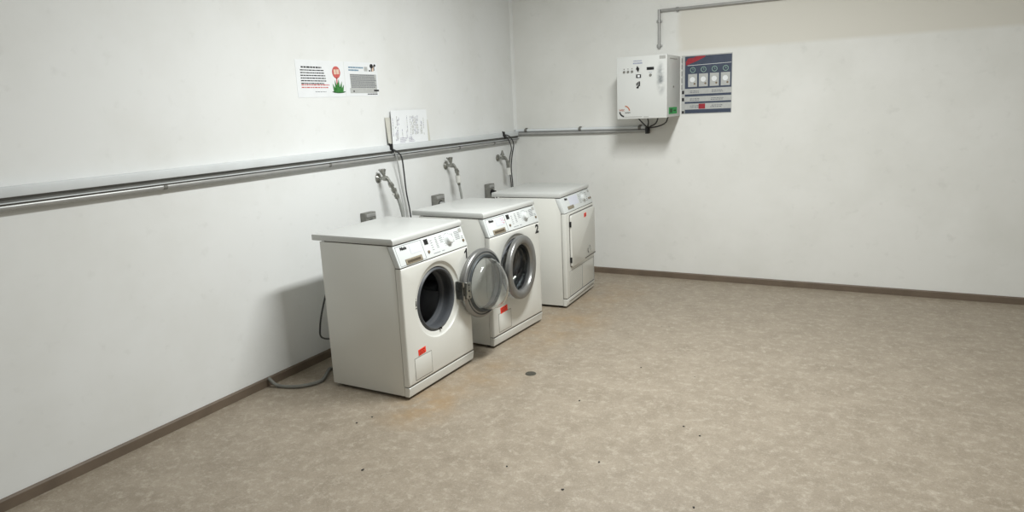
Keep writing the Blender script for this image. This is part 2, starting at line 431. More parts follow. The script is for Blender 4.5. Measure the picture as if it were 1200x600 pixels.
CY, CZ = .306, .468
def make_washer(label, x, y, th, num, phi, pivot_x):
    t = place_machine('washing_machine', label, x, y, th)
    cp = shell(t)
    washer_fascia(t, cp, num, num == '2')
    fpn = front_panel_holed(t, CY, CZ)
    # gasket
    bm = NB(); lathe_x(bm, [(.1745, -.028), (.170, -.014), (.163, -.009), (.156, -.013), (.153, -.024), (.154, -.045), (.162, -.060), (.160, -.078), (.150, -.085), (.146, -.10), (.152, -.112), (.172, -.112), (.178, -.060), (.178, -.032)], CY, CZ, closed=True)
    done('door_gasket', bm, GASK, t, f=mf)
    # drum
    bm = NB(); lathe_x(bm, [(.152, -.108), (.160, -.106), (.185, -.112), (.222, -.125), (.235, -.145), (.238, -.40), (.225, -.415), (.05, -.43), (0, -.43)], CY, CZ)
    dr = done('drum', bm, DRUM, t, f=mf); dr.modifiers.new('thick', 'SOLIDIFY').thickness = .003
    for k in range(3):
        a = math.radians(90+30+120*k); c, s = math.cos(a), math.sin(a)
        bm = NB(); prism(bm, [(-.035, .236), (-.020, .185), (-.008, .168), (.008, .168), (.020, .185), (.035, .236)], -.40, -.15, .004)
        done('drum_lifter', bm, RINGD, dr, f=lambda u, yy, r: mf(yy, CY+r*c-u*s, CZ+r*s+u*c))
    # latch slot on the dish, left of the opening
    for a, b in ((.476, .506), (.512, .518), (.462, .468)):
        bm = NB(); box(bm, -.012, -.0085, .112, .120, a, b, .001); done('latch_slot', bm, BLACK, t, f=mf)
    # small spring peg below the gasket
    bm = NB(); cyl(bm, (-.012, CY+.01, CZ-.168), (-.002, CY+.01, CZ-.168), .006); done('gasket_peg', bm, BLACK, t, f=mf)
    # service flap and sticker
    bm = NB(); outline_rect(bm, .056, .206, .089, .209, .0022, -.0005, .0005); fl = done('service_flap_seam', bm, GAP, t, f=mf)
    bm = NB(); box(bm, -.001, .0012, .0585, .2035, .0915, .2065, .001); done('service_flap', bm, ENAMEL, t, f=mf)
    if num == '1': sticker(t, .124, .232, .064, .032, .06)
    else: sticker(t, .122, .226, .082, .038, .06)
    # ---- door: built closed about its hinge axis, then swung by phi
    bm = NB(); R = .2045
    g0 = lambda X, Y, Z: (X, Y-.210, Z)
    lathe_x(bm, [(.146, .004), (.150, -.008), (.168, -.012), (.176, -.006), (.191, -.006), (.2000, .000), (R, .010), (.2035, .024), (.2000, .031), (.196, .033), (.162, .029), (.155, .026), (.150, .016), (.146, .012)], 0, 0, closed=True)
    d = done('door', bm, RINGM, t, f=g0)
    d.location = mf(pivot_x, .480, CZ); d.rotation_euler = (0, 0, phi)
    bm = NB(); lathe_x(bm, [(.151, -.007), (.154, -.016), (.166, -.018), (.172, -.012), (.1715, -.005)], 0, 0, closed=True)
    done('inner_seal', bm, RINGD, d, f=g0)
    bm = NB(); lathe_x(bm, [(.179, -.0055), (.181, -.009), (.186, -.009), (.1872, -.0055)], 0, 0, closed=True)
    done('rim_bead', bm, RINGD, d, f=g0)
    # glass bowl, deeper towards the bottom
    fn = lambda xx, zz: xx*(1.0-2.6*zz) if xx < -.01 else xx
    bm = NB(); lathe_x(bm, [(.152, .006), (.150, -.006), (.147, -.030), (.141, -.055), (.130, -.076), (.110, -.090), (.08, -.097), (.04, -.100), (0, -.101)], 0, 0, fn=fn)
    gl = done('glass_bowl', bm, GLASS, d, f=g0)
    sm = gl.modifiers.new('thick', 'SOLIDIFY'); sm.thickness = .005; sm.offset = 1
    # hinge plate on the ring, catch hook opposite
    bm = NB(); box(bm, -.020, .000, -.050, -.008, -.048, .048, .003); box(bm, -.024, -.018, -.040, -.030, -.006, .006, .001)
    hp = done('hinge_plate', bm, CHROME, d)
    for z, r in ((0, .0055), (.034, .004), (-.034, .004)):
        bm = NB(); cyl(bm, (-.0195, -.026, z), (-.0235, -.026, z), r, n=12); done('screw', bm, BLACK, hp)
    bm = NB(); box(bm, -.030, -.004, -.414, -.402, -.018, .018, .003); done('catch', bm, BLACK, d)
    # fixed hinge block
    bm = NB(); box(bm, -.010, pivot_x-.004, .484, .500, CZ-.052, CZ+.052, .002); box(bm, pivot_x-.010, pivot_x-.003, .476, .500, CZ-.050, CZ+.050, .001)
    for z in (CZ-.040, CZ+.040): cyl(bm, (pivot_x, .480, z-.014), (pivot_x, .480, z+.014), .008)
    h = done('hinge', bm, CHROME, t, f=mf)
    bm = NB(); box(bm, pivot_x-.004, pivot_x-.001, .488, .494, CZ-.040, CZ+.040); done('hinge_slot', bm, BLACK, h, f=mf)
    return t

w1 = make_washer('white front-loading washing machine numbered 1, door swung wide open, nearest the viewer', .8821, -.1907, -.0167, '1', math.radians(178), .045)
w2 = make_washer('white front-loading washing machine numbered 2, door almost shut, in the middle', .9049, .6571, -.0499, '2', math.radians(6), .014)

# tumble dryer
d3 = place_machine('tumble_dryer', 'white tumble dryer with a square door, standing at the back corner', .9784, 1.6127, .0538)
cp = shell(d3)
bm = NB(); box(bm, -.033, 0, 0, MW, .073, .699, .006, 3); done('front_panel', bm, ENAMEL, d3, f=mf)
text('lettering', 'Miele', .024, INK, cp, ftxt(.075, .088), .0006)
fbox('instruction_card', cp, CARD, .15, .33, .035, .104)
bm = NB()
for k in range(6):
    box(bm, .35, .39-.01*(k % 2), .03+k*.012, .033+k*.012, 0, .0007); box(bm, .49, .53, .03+k*.012, .033+k*.012, 0, .0007)
for k in range(16):
    a = -2.2+k*4.4/15; y, tt = .435+.042*math.sin(a), .062+.042*math.cos(a); box(bm, y-.003, y+.003, tt-.0012, tt+.0012, 0, .0007)
done('scale_print', bm, GINK, cp, f=fp)
bm = NB()
for z0, z1, r0, r1 in ((0, .004, .030, .030), (.004, .022, .026, .022)): cyl(bm, (.435, .062, z0), (.435, .062, z1), r0, r1, 32)
done('program_knob', bm, FASC, cp, f=fp)
for y in (.555, .59):
    bm = NB(); cyl(bm, (y, .040, 0), (y, .040, .005), .0085, .0075, 16); done('button', bm, BROWNB, cp, f=fp)
fbox('badge', cp, SQGREY, .575, .603, .086, .106)
bm = NB(); box(bm, .085, .205, .016, .040, 0, .0035, .0015); done('drawer_grip', bm, GRIPM, cp, f=fp)['label'] = 'brown recessed grip'
# door: a rounded square, slightly proud, with dark gap
def rrect(y0, y1, z0, z1, r, n=6):
    pts = []
    for cy, cz, a0 in ((y1-r, z1-r, 0), (y0+r, z1-r, 90), (y0+r, z0+r, 180), (y1-r, z0+r, 270)):
        for k in range(n+1):
            a = math.radians(a0+90*k/n); pts.append((cy+r*math.cos(a), cz+r*math.sin(a)))
    return pts
bm = NB(); prism(bm, rrect(.071, .607, .292, .684, .022), -.002, .003); done('door_gap', bm, GAP, d3, f=lambda a, x, b: mf(x, a, b))
bm = NB(); prism(bm, rrect(.075, .603, .296, .678, .020), 0, .016, .003, 2)
dd = done('door', bm, ENAMEL, d3, f=lambda a, x, b: mf(x, a, b))
for z in (.615, .350):
    bm = NB(); box(bm, .0, .0165, .069, .076, z-.020, z+.020, .001); done('hinge', bm, BLACK, dd, f=mf)
bm = NB(); box(bm, .002, .0172, .36, .603, .302, .308); done('grip_groove', bm, GAP, dd, f=mf)
st = None
sticker(d3, .375, .640, .048, .030, .05, x=.016)
# round emblem at the lower edge of the door: two arcs with a line of print
def arc(bm, cy, cz, r0, r1, a0, a1, x0, x1, n=12):
    for k in range(n):
        A = math.radians(a0+(a1-a0)*k/n); Bq = math.radians(a0+(a1-a0)*(k+1)/n)
        vs = [bm.verts.new((x, cy+r*math.cos(q), cz+r*math.sin(q))) for x in (x0, x1) for r, q in ((r0, A), (r1, A), (r1, Bq), (r0, Bq))]
        for q in ((0, 1, 2, 3), (7, 6, 5, 4), (0, 4, 5, 1), (2, 6, 7, 3), (1, 5, 6, 2), (0, 3, 7, 4)): bm.faces.new([vs[i] for i in q])
bm = NB(); arc(bm, .455, .360, .026, .033, 165, 250, .0163, .017)
em = done('emblem', bm, INK, dd, f=mf)
bm = NB(); arc(bm, .455, .360, .026, .032, -5, 60, .0163, .017); done('emblem_arc', bm, GINK, em, f=mf)
text('lettering', 'WEC', .018, SQGREY, em, front(.425, .362, .016))
text('lettering', 'system', .013, SQGREY, em, front(.47, .345, .016))
bm = NB(); outline_rect(bm, .058, .325, .078, .268, .002, -.0005, .0006)
vg = done('vent_grille', bm, GINK, d3, f=mf)
bm = NB()
for k in range(16): box(bm, -.0004, .0010, .075, .308, .094+k*.0105, .0965+k*.0105)
done('vent_slot', bm, mat('vent slot shade', (.45, .45, .42), .7, noise=.1), vg, f=mf)
bm = NB(); outline_rect(bm, .330, .606, .078, .268, .002, -.0005, .0006); done('service_flap', bm, GINK, d3, f=mf)
bm = NB(); box(bm, -.006, -.0035, .05, .60, .040, .0445); done('plinth_slot', bm, GAP, d3, f=mf)

# ------------------------------------------------------------------ services on the left wall
def thing(name, bm, m, label, cat, group=None, f=None, smooth=True): return tag(done(name, bm, m, f=f, smooth=smooth), label, cat, group)
YL0 = -2.6
bm = NB(); box(bm, 0, .046, YL0, YB-.001, 1.213, 1.252, .003)
thing('cable_trunking', bm, TRUNK, 'pale grey cable trunking running the length of the left wall', 'trunking')
bm = NB(); box(bm, 0, .026, YL0, YB-.002, 1.192, 1.2125, .002)
mr_ = thing('mounting_rail', bm, CHANN, 'dull dark grey rail with an added pale highlight strip right under the pale trunking', 'rail')
bm = NB(); box(bm, 0, .044, YL0, YB-.002, 1.1885, 1.1925, .001); done('rail_highlight', bm, TRUNK, mr_)['label'] = 'pale thin strip painted in as a highlight'  # pale strip added to imitate the bright highlight line above the conduit
t = empty('conduit_pipe', 'grey conduit pipe running along the left wall under the trunking', 'pipe', (.025, .4, 1.174))
bm = NB(); cyl(bm, (0, YL0-.4, 0), (0, YB-.4-.03, 0), .0125, n=16); done('pipe', bm, STEEL, t)
for y in (-1.2, -.1, 1.35, 1.9):
    bm = NB(); cyl(bm, (0, y-.010, 0), (0, y+.010, 0), .0138, n=16); box(bm, -.027, 0, y-.008, y+.008, -.012, .008); done('pipe_clip', bm, CHANN, t)

def clip(y, label, x=.05):
    bm = NB(); box(bm, x-.008, x+.006, y-.020, y+.006, 1.222, 1.262, .004); cyl(bm, (x, y-.03, 1.262), (x, y, 1.236), .006); cyl(bm, (x, y-.005, 1.225), (x, y+.012, 1.206), .007)
    thing('cable_clip', bm, BLACK, label, 'clip')
clip(.885, 'black clip on the trunking beside the leaning papers, cables leaving from it')
clip(2.45, 'black clip on the trunking above the rearmost tap')
def cable(name, P, r, m, label, cat='cable'):
    bm = NB(); tube(bm, P, r, 8); thing(name, bm, m, label, cat)
cable('power_cable', [(.052, .885, 1.225), (.062, .92, 1.205), (.062, .965, 1.165), (.045, 1.00, 1.07), (.03, 1.03, .92), (.03, 1.06, .74), (.03, 1.07, .45), (.06, 1.00, .20)], .0052, CABLE, 'black cable hanging from the trunking between the first two taps')
cable('power_cable', [(.050, .88, 1.222), (.050, .915, 1.19), (.040, .95, 1.11), (.025, .985, .98), (.022, 1.02, .80), (.022, 1.03, .45), (.05, .96, .2)], .0042, CABLEG, 'light grey cable hanging close beside the first black cable')
cable('power_cable', [(.052, 2.46, 1.235), (.07, 2.51, 1.215), (.075, 2.565, 1.15), (.05, 2.575, 1.05), (.03, 2.585, .93), (.03, 2.60, .75), (.03, 2.58, .3)], .0052, CABLE, 'black cable looping down behind the dryer, outer one of the two')
cable('power_cable', [(.052, 2.45, 1.230), (.065, 2.48, 1.20), (.07, 2.53, 1.12), (.045, 2.54, 1.03), (.028, 2.555, .93), (.028, 2.575, .75), (.028, 2.54, .3)], .0048, CABLE, 'black cable looping down behind the dryer, inner one of the two')

def tap(y, z, label, kind=0):
    t = empty('water_tap', label, 'tap', (0, y, z))
    bm = NB(); cyl(bm, (0, 0, 0), (.006, 0, 0), .030, .030, 28); cyl(bm, (.006, 0, 0), (.016, 0, 0), .028, .016, 28); done('rosette', bm, CHROME, t)
    bm = NB(); cyl(bm, (.01, 0, 0), (.078, 0, 0), .0115, n=18); cyl(bm, (.045, 0, 0), (.075, 0, 0), .0165, .0165, 8); cyl(bm, (.055, 0, .0), (.052, -.004, .026), .012, .010, 16)
    cyl(bm, (.074, 0, .004), (.092, .006, -.030), .0115, .0105, 16); cyl(bm, (.090, .005, -.026), (.095, .007, -.040), .015, .015, 8)
    done('tap_body', bm, CHROME, t)
    bm = NB()
    if kind == 0:
        cyl(bm, (.052, -.004, .024), (.046, -.010, .060), .009, .021, 24)
        for k in range(4):
            a = k*math.pi/2+.4; cyl(bm, (.052+.008*math.cos(a), -.004+.008*math.sin(a), .028), (.046+.021*math.cos(a), -.010+.021*math.sin(a), .062), .004, .006, 8)
    else:
        cyl(bm, (.052, -.004, .024), (.052, -.004, .036), .018, .016, 20); cyl(bm, (.052, -.004, .036), (.052, -.004, .066), .014, .004, 20)
    done('tap_handle', bm, CHROME if kind == 0 else SOCK, t)
    return t
tap(.774, 1.041, 'chrome wall tap above the first washing machine, nearest the viewer')
tap(1.585, 1.051, 'chrome wall tap in the middle, with a white hose fitting')
tap(2.399, 1.041, 'chrome wall tap with dark pointed handle, beside the corner cables', 1)

def hose(label, P, fit, r=.0105, m=HOSEM):
    t = empty('inlet_hose', label, 'hose', P[-1])
    o = Vector(P[-1]); bm = NB(); tube(bm, P, r, 12); done('hose_tube', bm, m, t, f=lambda x, y, z: (x-o.x, y-o.y, z-o.z))
    for a, b, ra, rb, mm in fit:
        bm = NB(); cyl(bm, Vector(a)-o, Vector(b)-o, ra, rb, 16); done('connector', bm, mm, t)
    return t
hose('grey inlet hose hanging from the nearest tap with metal valve fittings',
     [(.118, .80, .948), (.130, .808, .90), (.142, .815, .84), (.150, .82, .76), (.155, .80, .62), (.18, .6, .5), (.26, .38, .5), (.335, .28, .55)],
     [((.094, .784, 1.003), (.100, .787, .985), .018, .018, CHROME), ((.100, .787, .985), (.110, .794, .955), .012, .013, CHROME),
      ((.106, .792, .972), (.113, .796, .950), .019, .017, CHROME), ((.112, .795, .952), (.122, .80, .925), .0125, .014, CHROME), ((.120, .80, .930), (.126, .804, .905), .018, .015, CHROME), ((.112, .776, .935), (.112, .80, .935), .006, .006, WPLAS)], r=.012)
hose('thin inlet hose with a white plastic fitting below the middle tap',
     [(.098, 1.605, .93), (.103, 1.612, .87), (.108, 1.62, .79), (.11, 1.61, .65), (.16, 1.42, .5), (.24, 1.22, .5), (.345, 1.13, .55)],
     [((.094, 1.594, 1.013), (.096, 1.596, .995), .017, .017, CHROME), ((.096, 1.596, .995), (.097, 1.60, .975), .012, .013, CHROME),
      ((.097, 1.60, .975), (.098, 1.605, .92), .020, .020, WPLAS), ((.098, 1.605, .92), (.100, 1.608, .90), .013, .011, CHROME)], r=.009)
t = empty('hose_coupling', 'short white hose coupling on the tap beside the corner cables', 'coupling', (.095, 2.408, .93))
bm = NB(); cyl(bm, (0, 0, .075), (0, 0, .050), .016, .016, 8); cyl(bm, (0, 0, .05), (0, 0, .025), .014, .014, 16); done('nut', bm, CHROME, t)
bm = NB(); cyl(bm, (0, .004, .025), (.004, .004, -.035), .019, .020, 18); done('sleeve', bm, WPLAS, t)

def socket(y0, y1, z0, z1, label, dark=False):
    t = empty('power_socket', label, 'socket', (0, (y0+y1)/2, z0)); h = (y1-y0)/2; H = z1-z0
    bm = NB(); box(bm, 0, .045, -h, h, 0, H, .005); done('housing', bm, SOCK, t)
    bm = NB(); box(bm, .045, .050, -h+.008, h-.008, H-.03, H-.007, .002); done('cover_label', bm, STEEL, t)
    bm = NB(); cyl(bm, (.044, 0, H-.072), (.047, 0, H-.072), .030, .030, 24); done('socket_face', bm, BLACK, t)
    bm = NB(); cyl(bm, (.046, 0, H-.072), (.080, 0, H-.072), .021, .017, 20); cyl(bm, (.07, 0, H-.08), (.085, .01, H-.12), .008, .005, 10); done('plug', bm, BLACK if dark else CABLEG, t)
    return t
socket(.562, .668, .71, .838, 'grey wall socket half hidden behind the first washing machine')
socket(1.365, 1.480, .72, .848, 'grey wall socket half hidden behind the second washing machine')
socket(2.148, 2.245, .705, .84, 'grey wall socket with black plug, left of the dryer', True)

# papers leaning on the trunking
def leaf(name, y0, y1, z0, z1, x0, x1, m, label, cat='paper', skew=0.0, th=.002):
    """sheet leaning back: its foot at x0, its top at x1"""
    bm = NB(); box(bm, 0, th, y0, y1, z0, z1)
    f = lambda x, y, z: (x+x0+(x1-x0)*(z-z0)/(z1-z0), y+skew*(z-z0), z)
    return thing(name, bm, m, label, cat, f=f, smooth=False), f
leaf('paper_sheet', .893, 1.30, 1.253, 1.434, .018, .004, PAPERB, 'beige-backed sheet sticking out left behind the white printed papers', skew=-.02)
leaf('paper_sheet', 1.0, 1.374, 1.253, 1.405, .023, .009, PAPERB, 'sheet sticking out right behind the white printed papers', skew=.0)
pp, pf = leaf('paper_sheet', .918, 1.332, 1.253, 1.478, .032, .014, PAPER, 'white printed papers leaning upright on the trunking', skew=.11)
r = random.Random(5)
bm = NB(); bm2 = NB()
for (y0, y1, z0, z1, dens, st) in ((.930, .934, 1.30, 1.43, 1, .01), (.955, .99, 1.275, 1.37, .8, .009), (.975, 1.0, 1.375, 1.44, .7, .008), (1.03, 1.04, 1.28, 1.36, .8, .012), (1.08, 1.10, 1.285, 1.44, .5, .010),
                                 (1.128, 1.133, 1.262, 1.445, 1, .01), (1.145, 1.225, 1.305, 1.44, .85, .010), (1.245, 1.265, 1.305, 1.40, .7, .009), (1.285, 1.29, 1.30, 1.42, .9, .01)):
    y = y0
    while y < y1:
        zz = z0+r.uniform(0, .01)
        while zz < z1-r.uniform(0, .03):
            q = r.uniform(.008, .024)
            if r.random() < dens: box(bm if r.random() < .6 else bm2, .002, .0028, y, y+.0042, zz, min(zz+q, z1))
            zz += q+.004
        y += st
for k in range(4): box(bm2, .002, .0028, 1.0, 1.06+.01*k, 1.262+k*.009, 1.265+k*.009); box(bm2, .002, .0028, 1.10, 1.17-.01*k, 1.262+k*.009, 1.265+k*.009)
done('print', bm, SQGREY, pp, f=pf, smooth=False); done('print', bm2, mat('pale violet print', (.42, .40, .50), .7, noise=.3, nscale=100), pp, f=pf, smooth=False)

# notices on the left wall
def Lw(px, py): return (.534+(px-402)*.00823, 1.785-(py-74)*.00545)
def wl(bm, px0, px1, py0, py1, x0=.0015, x1=.0021):
    a, c = Lw(px0, py0); b, d = Lw(px1, py1); box(bm, x0, x1, a, b, d, c)
def words(bm, px0, px1, py, h, rr, x0=.0015, x1=.0021, gap=.6):
    u = px0
    while u < px1-.5:
        q = min(rr.uniform(1.0, 3.2), px1-u); wl(bm, u, u+q, py, py+h, x0, x1); u += q+gap
rr = random.Random(11)
bm = NB(); box(bm, 0, .0015, .13, .530, 1.572, 1.783)
ns = thing('notice_sheet', bm, PAPER, 'white laminated notice with a red flower-like picture over green leaves', 'notice', smooth=False)
bm = NB(); words(bm, 358, 378, 81, 1.6, rr)
for k in range(6): words(bm, 357, 383.5-rr.uniform(0, 4), 84.3+k*2.75, 1.1, rr, gap=.45)
done('print', bm, INK, ns, smooth=False)
bm = NB()
for k in range(2): words(bm, 357, 385-rr.uniform(0, 2), 99.5+k*2.7, 1.1, rr)
done('print', bm, REDF, ns, smooth=False)
bm = NB(); words(bm, 370, 381, 107, .6, rr); done('print', bm, GINK, ns, smooth=False)
def disc(bm, cx, cy, rx, ry, x0, x1, n=28, a0=0, a1=360):
    y0, z0 = Lw(cx, cy); pts = []
    for k in range(n):
        a = math.radians(a0+(a1-a0)*k/(n if a1-a0 >= 360 else n-1)); pts.append((y0+rx*.00823*math.cos(a), z0+ry*.00545*math.sin(a)))
    A = [bm.verts.new((x0, *p)) for p in pts]; Bq = [bm.verts.new((x1, *p)) for p in pts]
    bm.faces.new(A); bm.faces.new(Bq[::-1])
    for i in range(n): bm.faces.new((A[i], A[(i+1) % n], Bq[(i+1) % n], Bq[i]))
bm = NB(); disc(bm, 393.2, 86.3, 4.3, 6.6, .0015, .0022); wl(bm, 392.6, 393.8, 92, 100, .0015, .0022); pic = done('picture', bm, REDF, ns, smooth=False)
bm = NB(); wl(bm, 390.6, 393.0, 83.2, 88.5, .0022, .0026); wl(bm, 393.5, 396.2, 83.0, 88.2, .0022, .0026); done('picture_detail', bm, SKIN, pic, smooth=False)
bm = NB()
for li, (bx, w, tx, ty) in enumerate(((391, 2.0, 388.3, 98.5), (392.5, 2.0, 391.0, 94.5), (394, 2.0, 395.0, 93.5), (395.5, 2.0, 398.2, 96), (397, 2.0, 400.2, 99.5), (393.5, 3.5, 393.5, 97))):
    p = [Lw(bx-w, 108), Lw(bx+w, 108), Lw(tx, ty)]
    A = [bm.verts.new((.0022+li*.0003, *q)) for q in p]; Bq = [bm.verts.new((.0025+li*.0003, *q)) for q in p]
    bm.faces.new(A); bm.faces.new(Bq[::-1])
    for i in range(3): bm.faces.new((A[i], A[(i+1) % 3], Bq[(i+1) % 3], Bq[i]))
done('picture_leaves', bm, GREENL, pic, smooth=False)
bm = NB(); disc(bm, 394.5, 107.0, 7.2, 1.9, .0022, .0025, a0=180, a1=360); done('picture_base', bm, GREEND, pic, smooth=False)

bm = NB(); box(bm, 0, .0015, .536, .853, 1.576, 1.785)
n2 = thing('notice_sheet', bm, PAPER, 'white laminated notice with a grey block of text, right of the leaf picture', 'notice', smooth=False)
bm = NB(); words(bm, 407, 424, 79.4, 1.6, rr, gap=.3); words(bm, 407, 419, 82.4, 1.6, rr, gap=.3); done('heading', bm, BLUEP, n2, smooth=False)
bm = NB(); wl(bm, 425, 429, 79, 84); wl(bm, 407, 439, 103.3, 109, .0015, .0018); wl(bm, 408, 439, 87.5, 103.3, .0015, .0018); done('tint', bm, PANELG, n2, smooth=False)
bm = NB()
for k in range(8): words(bm, 408+k*.15, 438.5-rr.uniform(0, 2), 88+k*1.95, 1.0, rr, .0018, .0023, gap=.25)
done('print', bm, GINK, n2, smooth=False)
bm = NB(); wl(bm, 435, 441, 105, 107, .0018, .0024); words(bm, 427, 439, 109.6, 1.0, rr, .0018, .0024, gap=.3); wl(bm, 410.5, 412, 106, 107.5, .0018, .0024); done('print', bm, INK, n2, smooth=False)
bm = NB(); disc(bm, 434, 78, 2.0, 2.6, .0015, .0022); disc(bm, 438, 77, 1.2, 1.4, .0015, .0022); wl(bm, 433.3, 434.3, 77, 84); wl(bm, 436.5, 437.4, 77, 83); wl(bm, 430.5, 432.5, 82.5, 84); pc = done('picture', bm, INK, n2, smooth=False)
bm = NB(); wl(bm, 434.4, 436.4, 78, 84, .0015, .002); done('picture_detail', bm, SKIN, pc, smooth=False)

# ------------------------------------------------------------------ back wall
def bw(x, n, z): return (x, YB-n, z)
for z, r_, nm, lb in ((1.256, .0125, 'conduit_pipe', 'upper grey conduit pipe running along the back wall to the control box'), (1.228, .013, 'conduit_pipe', 'lower grey conduit pipe running along the back wall to the control box')):
    t = empty(nm, lb, 'pipe', (.62, YB-.018, z))
    bm = NB(); cyl(bm, (-.62+.02, 0, 0), (.60, 0, 0), r_, n=16); done('pipe', bm, TRUNK if z > 1.24 else STEEL, t)
    for x in (-.50, .02, .55):
        if z > 1.24:
            bm = NB(); cyl(bm, (x-.012, 0, 0), (x+.012, 0, 0), r_+.003, n=16); box(bm, x-.008, x+.008, 0, .018, -.006, .022); done('pipe_clip', bm, CHANN, t)

# thin conduit at the top right
t = empty('conduit_pipe', 'thin grey conduit coming down the back wall above the control box', 'pipe', (1.331, YB-.014, 1.87))
bm = NB(); cyl(bm, (0, 0, 0), (0, 0, .292), .0115, n=14); done('pipe', bm, STEEL, t)
for z in (.02, .205):
    bm = NB(); cyl(bm, (0, 0, z-.010), (0, 0, z+.010), .0155, n=14); box(bm, -.022, .022, .002, .014, z-.008, z+.008, .001); done('pipe_clip', bm, STEEL, t)
t = empty('conduit_pipe', 'thin grey conduit running level along the top of the back wall to the right', 'pipe', (1.345, YB-.014, 2.152))
bm = NB(); cyl(bm, (0, 0, 0), (3.2, 0, -.005), .0115, n=14); done('pipe', bm, STEEL, t)
for x in (.13, 1.1, 2.2):
    bm = NB(); cyl(bm, (x-.010, 0, 0), (x+.010, 0, 0), .0155, n=14); box(bm, x-.008, x+.008, .002, .014, -.022, .016, .001); done('pipe_clip', bm, STEEL, t)

# control / coin box
BD = .38; BX0, BX1, BZ0, BZ1 = 1.108, 1.497, 1.336, 1.800
t = empty('control_box', 'white metal laundry control box with buttons and a coin panel on the back wall', 'box', ((BX0+BX1)/2, YB, BZ0))
ox, oz = (BX0+BX1)/2, BZ0
def bf(x, n, z): return (x-ox, -n, z-oz)
bm = NB(); box(bm, BX0, BX1, 0, BD-.022, BZ0+.003, BZ1-.003, .003); case = done('case', bm, BOXM, t, f=bf)
bm = NB(); box(bm, BX0+.002, BX1-.002, BD-.0225, BD-.0195, BZ0+.006, BZ1-.006); done('seam', bm, GAP, t, f=bf)
bm = NB(); box(bm, BX0-.002, BX1+.002, BD-.020, BD, BZ0, BZ1, .004); door = done('front_door', bm, BOXM, t, f=bf)
FWp = (BX1-BX0)/59.  # metres per photo pixel on the box front
def bp_(px, py): return (BX0+(px-722)*FWp, BZ1-(py-(69-(px-722)*.068))*(BZ1-BZ0)/(71+(px-722)*.03))
def bb(bm, px0, px1, py0, py1, n0=0, n1=.0012, bev=0):
    a = bp_((px0+px1)/2, py0); b = bp_((px0+px1)/2, py1); x0, x1 = BX0+(px0-722)*FWp, BX0+(px1-722)*FWp
    box(bm, x0, x1, BD+n0, BD+n1, b[1], a[1], bev)
for px, py in ((730.8, 85.5), (735.5, 85.2), (740.3, 84.8)):
    x, z = bp_(px, py); bm = NB(); cyl(bm, (x, BD, z), (x, BD+.008, z), .0095, .008, 16); b = done('button', bm, SOCK, door, f=bf)
    x, z = bp_(px, py-3.2); bm = NB(); cyl(bm, (x, BD, z), (x, BD+.002, z), .004, .004, 10); done('indicator', bm, CHANN, door, f=bf)
bm = NB(); x, z = bp_(747.2, 82); 
vs = [(x-.013, z+.002), (x-.003, z+.022), (x+.012, z+.003), (x+.004, z-.022)]
A = [bm.verts.new((p[0], BD, p[1])) for p in vs]; Bq = [bm.verts.new((p[0], BD+.006, p[1])) for p in vs]
bm.faces.new(A); bm.faces.new(Bq[::-1])
for i in range(4): bm.faces.new((A[i], A[(i+1) % 4], Bq[(i+1) % 4], Bq[i]))
done('selector', bm, BLACK, door, f=bf, smooth=False)
bm = NB(); bb(bm, 745.2, 751, 88, 92, 0, .004, .0015); k = done('coin_slot', bm, BLACK, door, f=bf)
bm = NB(); bb(bm, 747, 749.7, 88.9, 91.2, .004, .005); done('coin_plate', bm, PAPER, k, f=bf)
bm = NB(); bb(bm, 757.8, 766.2, 79.6, 82.8, 0, .004, .001); done('display', bm, BLACK, door, f=bf)
x, z = bp_(762, 88.8); bm = NB(); cyl(bm, (x, BD, z), (x, BD+.006, z), .011, .009, 16); done('lock', bm, SOCK, door, f=bf)
bm = NB(); bb(bm, 760, 764, 85.4, 86); bb(bm, 742, 752, 72.2, 73.2); bb(bm, 741.5, 752.5, 74.6, 76.2); done('caption', bm, mat('faint blue print', (.42, .45, .55), .7, noise=.4, nscale=200), door, f=bf, smooth=False)
bm = NB()
for q in ((745.2, 746.3, 98, 101), (746.5, 747.6, 96.8, 100), (748, 749.8, 96, 101.5), (745.5, 748, 102, 104), (746.8, 748.4, 100.6, 103)): bb(bm, *q)
done('scratched_print', bm, INK, door, f=bf, smooth=False)
bm = NB(); bb(bm, 772.5, 779.6, 66.6, 70.2); done('badge', bm, SQGREY, door, f=bf)
bm = NB(); bb(bm, 729, 752, 136.6, 137.4); bb(bm, 754, 760, 136.2, 137.2); done('lower_print', bm, SQGREY, door, f=bf, smooth=False)
# emblem: two arcs and two words
def xarc(bm, px, py, r0, r1, a0, a1):
    cx, cz = bp_(px, py); arc(bm, cx, cz, r0, r1, a0, a1, BD+.0003, BD+.0012)
af = lambda n, x, z: bf(x, n, z)
bm = NB(); xarc(bm, 731.0, 130.6, .034, .043, 5, 85); e1 = done('emblem', bm, mat('orange brown print', (.45, .16, .08), .6, noise=.1), door, f=af)
bm = NB(); xarc(bm, 731.0, 130.6, .034, .045, 185, 262); done('emblem_arc', bm, INK, e1, f=af)
x, z = bp_(724.2, 130.6); text('lettering', 'WEC', .020, mat('rust print', (.40, .15, .10), .6, noise=.1), e1, lambda u, v, n: bf(x+u, BD+.001+n, z+v), .0004)
x2, z2 = bp_(731.5, 132.8); text('lettering', 'system', .015, INK, e1, lambda u, v, n: bf(x2+u, BD+.001+n, z2+v), .0002)
